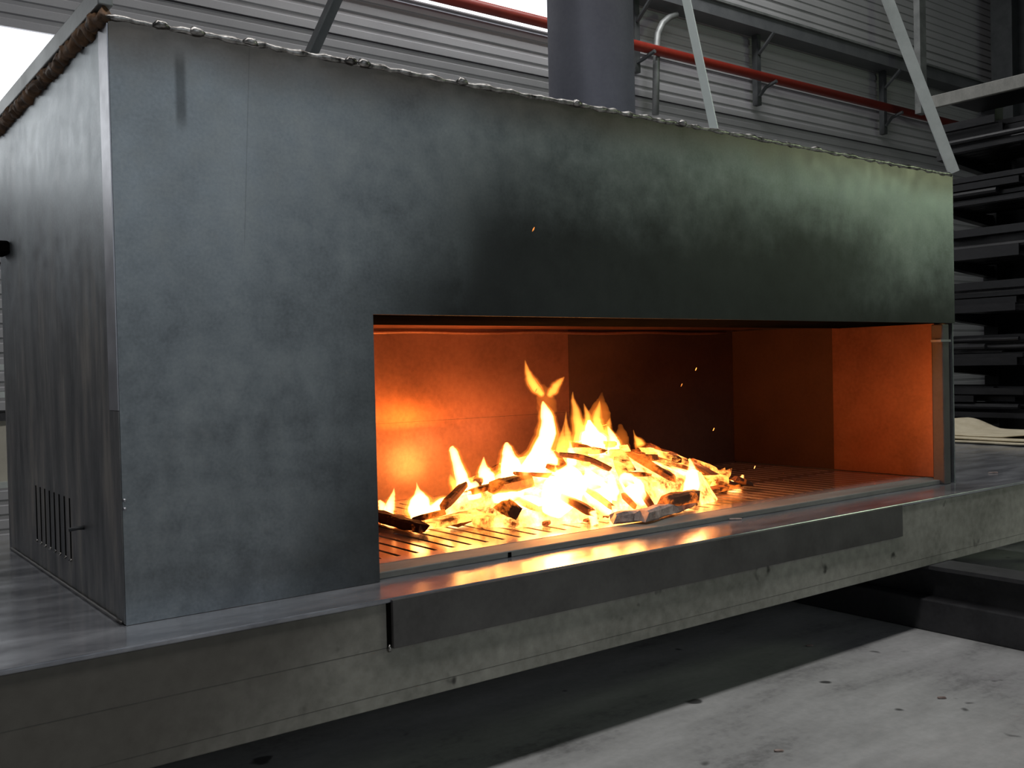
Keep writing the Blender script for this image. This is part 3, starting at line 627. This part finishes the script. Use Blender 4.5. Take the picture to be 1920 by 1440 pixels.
FL = [
 ([(717, 962, 8), (716, 948, 8), (712, 938, 3)], 0.88, 'flame_hot', 'tiny low flame at the left edge of the opening'),
 ([(728, 965, 11), (732, 946, 10), (737, 928, 5), (739, 914, 0.8)], 0.86, 'flame_hot', 'small pointed flame on the leftmost charred log'),
 ([(792, 984, 13), (786, 960, 22), (784, 935, 18), (781, 918, 5), (780, 902, 0.7)], 0.66, 'flame_hot', 'broad pointed flame above the left charred log'),
 ([(800, 968, 10), (822, 952, 16), (840, 938, 9), (848, 930, 1)], 0.62, 'flame_hot', 'low flame lapping right towards the heap from the left'),
 ([(880, 930, 20), (868, 900, 15), (858, 868, 10), (850, 846, 8), (846, 836, 4)], 0.66, 'flame_hot', 'narrow flame leaning left with a blunt tip'),
 ([(872, 935, 16), (856, 915, 11), (848, 898, 5), (846, 890, 1)], 0.62, 'flame_mid', 'small yellow flame at the foot of the leaning one'),
 ([(920, 930, 22), (912, 900, 18), (906, 880, 10), (905, 858, 1)], 0.58, 'flame_hot', 'short pointed flame between the leaning and tall flames'),
 ([(965, 920, 34), (962, 885, 26), (957, 855, 15), (955, 838, 10), (953, 828, 3)], 0.54, 'flame_hot', 'stout white flame left of the tallest one'),
 ([(985, 905, 30), (1004, 868, 26), (1020, 830, 20), (1026, 795, 15), (1022, 772, 10), (1018, 755, 2)], 0.50, 'flame_hot', 'tallest white flame bending to the right at its foot'),
 ([(1020, 800, 12), (1020, 778, 13), (1012, 762, 7), (1008, 750, 1)], 0.50, 'flame_thin', 'faint orange veil on top of the tallest flame'),
 ([(1018, 740, 5), (1006, 728, 9), (994, 712, 8), (988, 695, 4.5), (985, 676, 0.7)], 0.50, 'flame_mid', 'left prong of the flame torn free above the fire'),
 ([(1030, 744, 4), (1038, 732, 7.5), (1046, 718, 6), (1058, 706, 0.8)], 0.50, 'flame_mid', 'right prong of the flame torn free above the fire'),
 ([(1032, 776, 8), (1024, 752, 14), (1022, 738, 12), (1018, 722, 4)], 0.50, 'flame_thin', 'faint orange neck below the torn-off flame'),
 ([(1052, 850, 12), (1052, 828, 8), (1055, 808, 3), (1057, 790, 0.6)], 0.50, 'flame_mid', 'thin spike of flame right of the tallest one'),
 ([(1064, 850, 11), (1064, 825, 8), (1062, 800, 4), (1061, 770, 0.7)], 0.52, 'flame_mid', 'slender yellow flame between the tall flames'),
 ([(1090, 855, 20), (1086, 815, 13), (1080, 782, 9), (1075, 755, 4), (1073, 735, 0.8)], 0.54, 'flame_mid', 'high yellow flame rising behind the heap crest'),
 ([(1116, 852, 24), (1116, 822, 17), (1119, 795, 11), (1121, 770, 6), (1124, 748, 0.8)], 0.56, 'flame_mid', 'broad yellow flame behind the crest of the heap'),
 ([(1098, 850, 20), (1098, 820, 13), (1101, 795, 8), (1098, 775, 4), (1096, 758, 0.8)], 0.57, 'flame_mid', 'jagged yellow flame between the high and broad ones'),
 ([(1138, 850, 16), (1138, 825, 11), (1140, 805, 6), (1143, 785, 0.8)], 0.57, 'flame_mid', 'short yellow flame right of the broad one'),
 ([(1110, 860, 32), (1108, 832, 24), (1104, 808, 10), (1103, 790, 2)], 0.55, 'flame_hot', 'white core of the broad flame behind the crest'),
 ([(1122, 800, 20), (1124, 770, 16), (1128, 750, 6), (1130, 735, 1)], 0.58, 'flame_thin', 'faint orange veil above the broad flame'),
 ([(1150, 858, 16), (1150, 830, 11), (1144, 812, 7), (1140, 800, 1.5)], 0.56, 'flame_hot', 'white curved flame on the right flank of the crest'),
 ([(1165, 845, 14), (1164, 820, 12), (1160, 795, 3)], 0.60, 'flame_thin', 'faint orange flame right of the crest'),
 ([(1201, 836, 8), (1197, 828, 6.5), (1191, 818, 2.5), (1188, 806, 0.5)], 0.74, 'flame_mid', 'tiny forked flame on the rear right log'),
 ([(1290, 938, 10), (1297, 915, 17), (1297, 893, 15), (1294, 874, 7), (1291, 858, 1.5)], 0.22, 'flame_hot', 'rounded white flame at the right of the heap'),
 ([(1366, 912, 5), (1374, 906, 9), (1384, 908, 7), (1390, 899, 5), (1393, 891, 2.5)], 0.50, 'flame_hot', 'small white flame at the far right of the wood'),
 ([(1030, 965, 20), (1050, 925, 42), (1065, 895, 34), (1070, 872, 10)], 0.30, 'flame_hot', 'white glare of flame low on the heap centre'),
 ([(1135, 960, 14), (1120, 925, 30), (1105, 900, 22), (1098, 880, 6)], 0.27, 'flame_hot', 'white flame licking up the heap front'),
 ([(1205, 945, 14), (1190, 920, 22), (1175, 898, 16), (1168, 888, 5)], 0.25, 'flame_hot', 'white flame between the two slanting sticks'),
 ([(1240, 930, 20), (1225, 905, 24), (1205, 885, 14), (1195, 874, 4)], 0.40, 'flame_hot', 'white flame right of the slanting charred stick'),
 ([(965, 950, 14), (990, 940, 18), (1008, 945, 12), (1018, 935, 4)], 0.34, 'flame_hot', 'low white flame at the left foot of the heap'),
 ([(925, 935, 14), (950, 932, 15), (975, 928, 10), (985, 922, 3)], 0.36, 'flame_hot', 'low white flame beneath the dark red lump'),
 ([(890, 935, 14), (888, 918, 13), (894, 905, 5)], 0.52, 'flame_hot', 'little white flame over the low burning plank'),
 ([(1115, 985, 9), (1112, 965, 9), (1116, 950, 3)], 0.19, 'flame_hot', 'tiny flame nearest the front edge of the grate'),
]
for i, (pts, y, m, lab) in enumerate(FL): flame(pts, y, m, lab, 0.75, i*1.7)
rf = random.Random(5)
for i, (u, v, y) in enumerate(((940, 905, 0.5), (985, 890, 0.45), (1035, 870, 0.42), (1075, 868, 0.45), (1130, 872, 0.48), (1180, 872, 0.5), (1215, 880, 0.5), (1255, 895, 0.5), (1005, 935, 0.30),
                            (1085, 930, 0.25), (1150, 925, 0.24), (1265, 925, 0.36), (900, 940, 0.45), (1045, 910, 0.33), (1225, 925, 0.27), (1325, 912, 0.48))):
    h = rf.uniform(24, 44); wd = rf.uniform(8, 15); lean = rf.uniform(-10, 8)
    flame([(u, v+12, wd*0.8), (u+lean*0.2, v-h*0.2, wd), (u+lean*0.6, v-h*0.6, wd*0.5), (u+lean, v-h, 0.8)], y, rf.choice(('flame_hot', 'flame_hot', 'flame_mid')), 'small flame tongue licking up from the surface of the heap', 0.8, 40+i*1.3, 'flame_tongue')
def fire_light(loc, power, rad, color=(1.0, 0.31, 0.10)):
    l = bpy.data.lights.new('fire_light', 'POINT'); l.energy = power; l.shadow_soft_size = rad; l.color = color
    o = bpy.data.objects.new('fire_light', l); col.objects.link(o); o.location = loc
fire_light((1.80, 0.98, 0.24), 1.2, 0.06); fire_light((2.05, 0.50, 0.40), 1.5, 0.22); fire_light((2.42, 0.46, 0.24), 5.0, 0.06); fire_light((1.66, 1.04, 0.15), 5.0, 0.08, (1.0, 0.42, 0.10))
# flying sparks, ash flakes and a ledge highlight
for i, (u, v, y) in enumerate(((1000, 430, -0.25), (1338, 805, 0.5), (1305, 692, 0.55), (1278, 722, 0.6), (1005, 732, 0.4), (1415, 876, 0.5))):
    p = at(u, v, 1, y)
    MB().tube([p-Vector((0.004, 0, 0.006)), p, p+Vector((0.004, 0, 0.006))], [0.001, 0.002, 0.001], 5).build('spark', 'wood_hot'); tag(bpy.data.objects[-1] if False else col.objects[-1], 'glowing spark drifting above the fire', 'spark', 'sparks')

for i, (u, v, zz, lab) in enumerate(((1378, 973, 0.004, 'pale ash splinter on the ledge below the right end of the fire'), (1862, 886, 0.004, 'lamp highlight on the ledge right of the corner post, put in as a pale sliver'),  # second entry models a highlight on the ledge as a solid sliver
        (1766, 1308, ZF+0.004, 'tiny pale chip on the concrete floor near the trestle'), (1461, 1407, ZF+0.004, 'tiny pale chip on the concrete floor at the bottom of the view'), (1518, 1210, ZF+0.004, 'tiny pale chip in the shadow under the plinth'))):
    p = gp(u, v, zz); dv = Vector((0.8, -0.6, 0))*(0.022 if i < 2 else 0.012)
    log('pale_sliver', p-dv, p+dv, 0.009, 0.006, 'ash_log', lab, 500+i, 'pale splinters fallen from the fire')
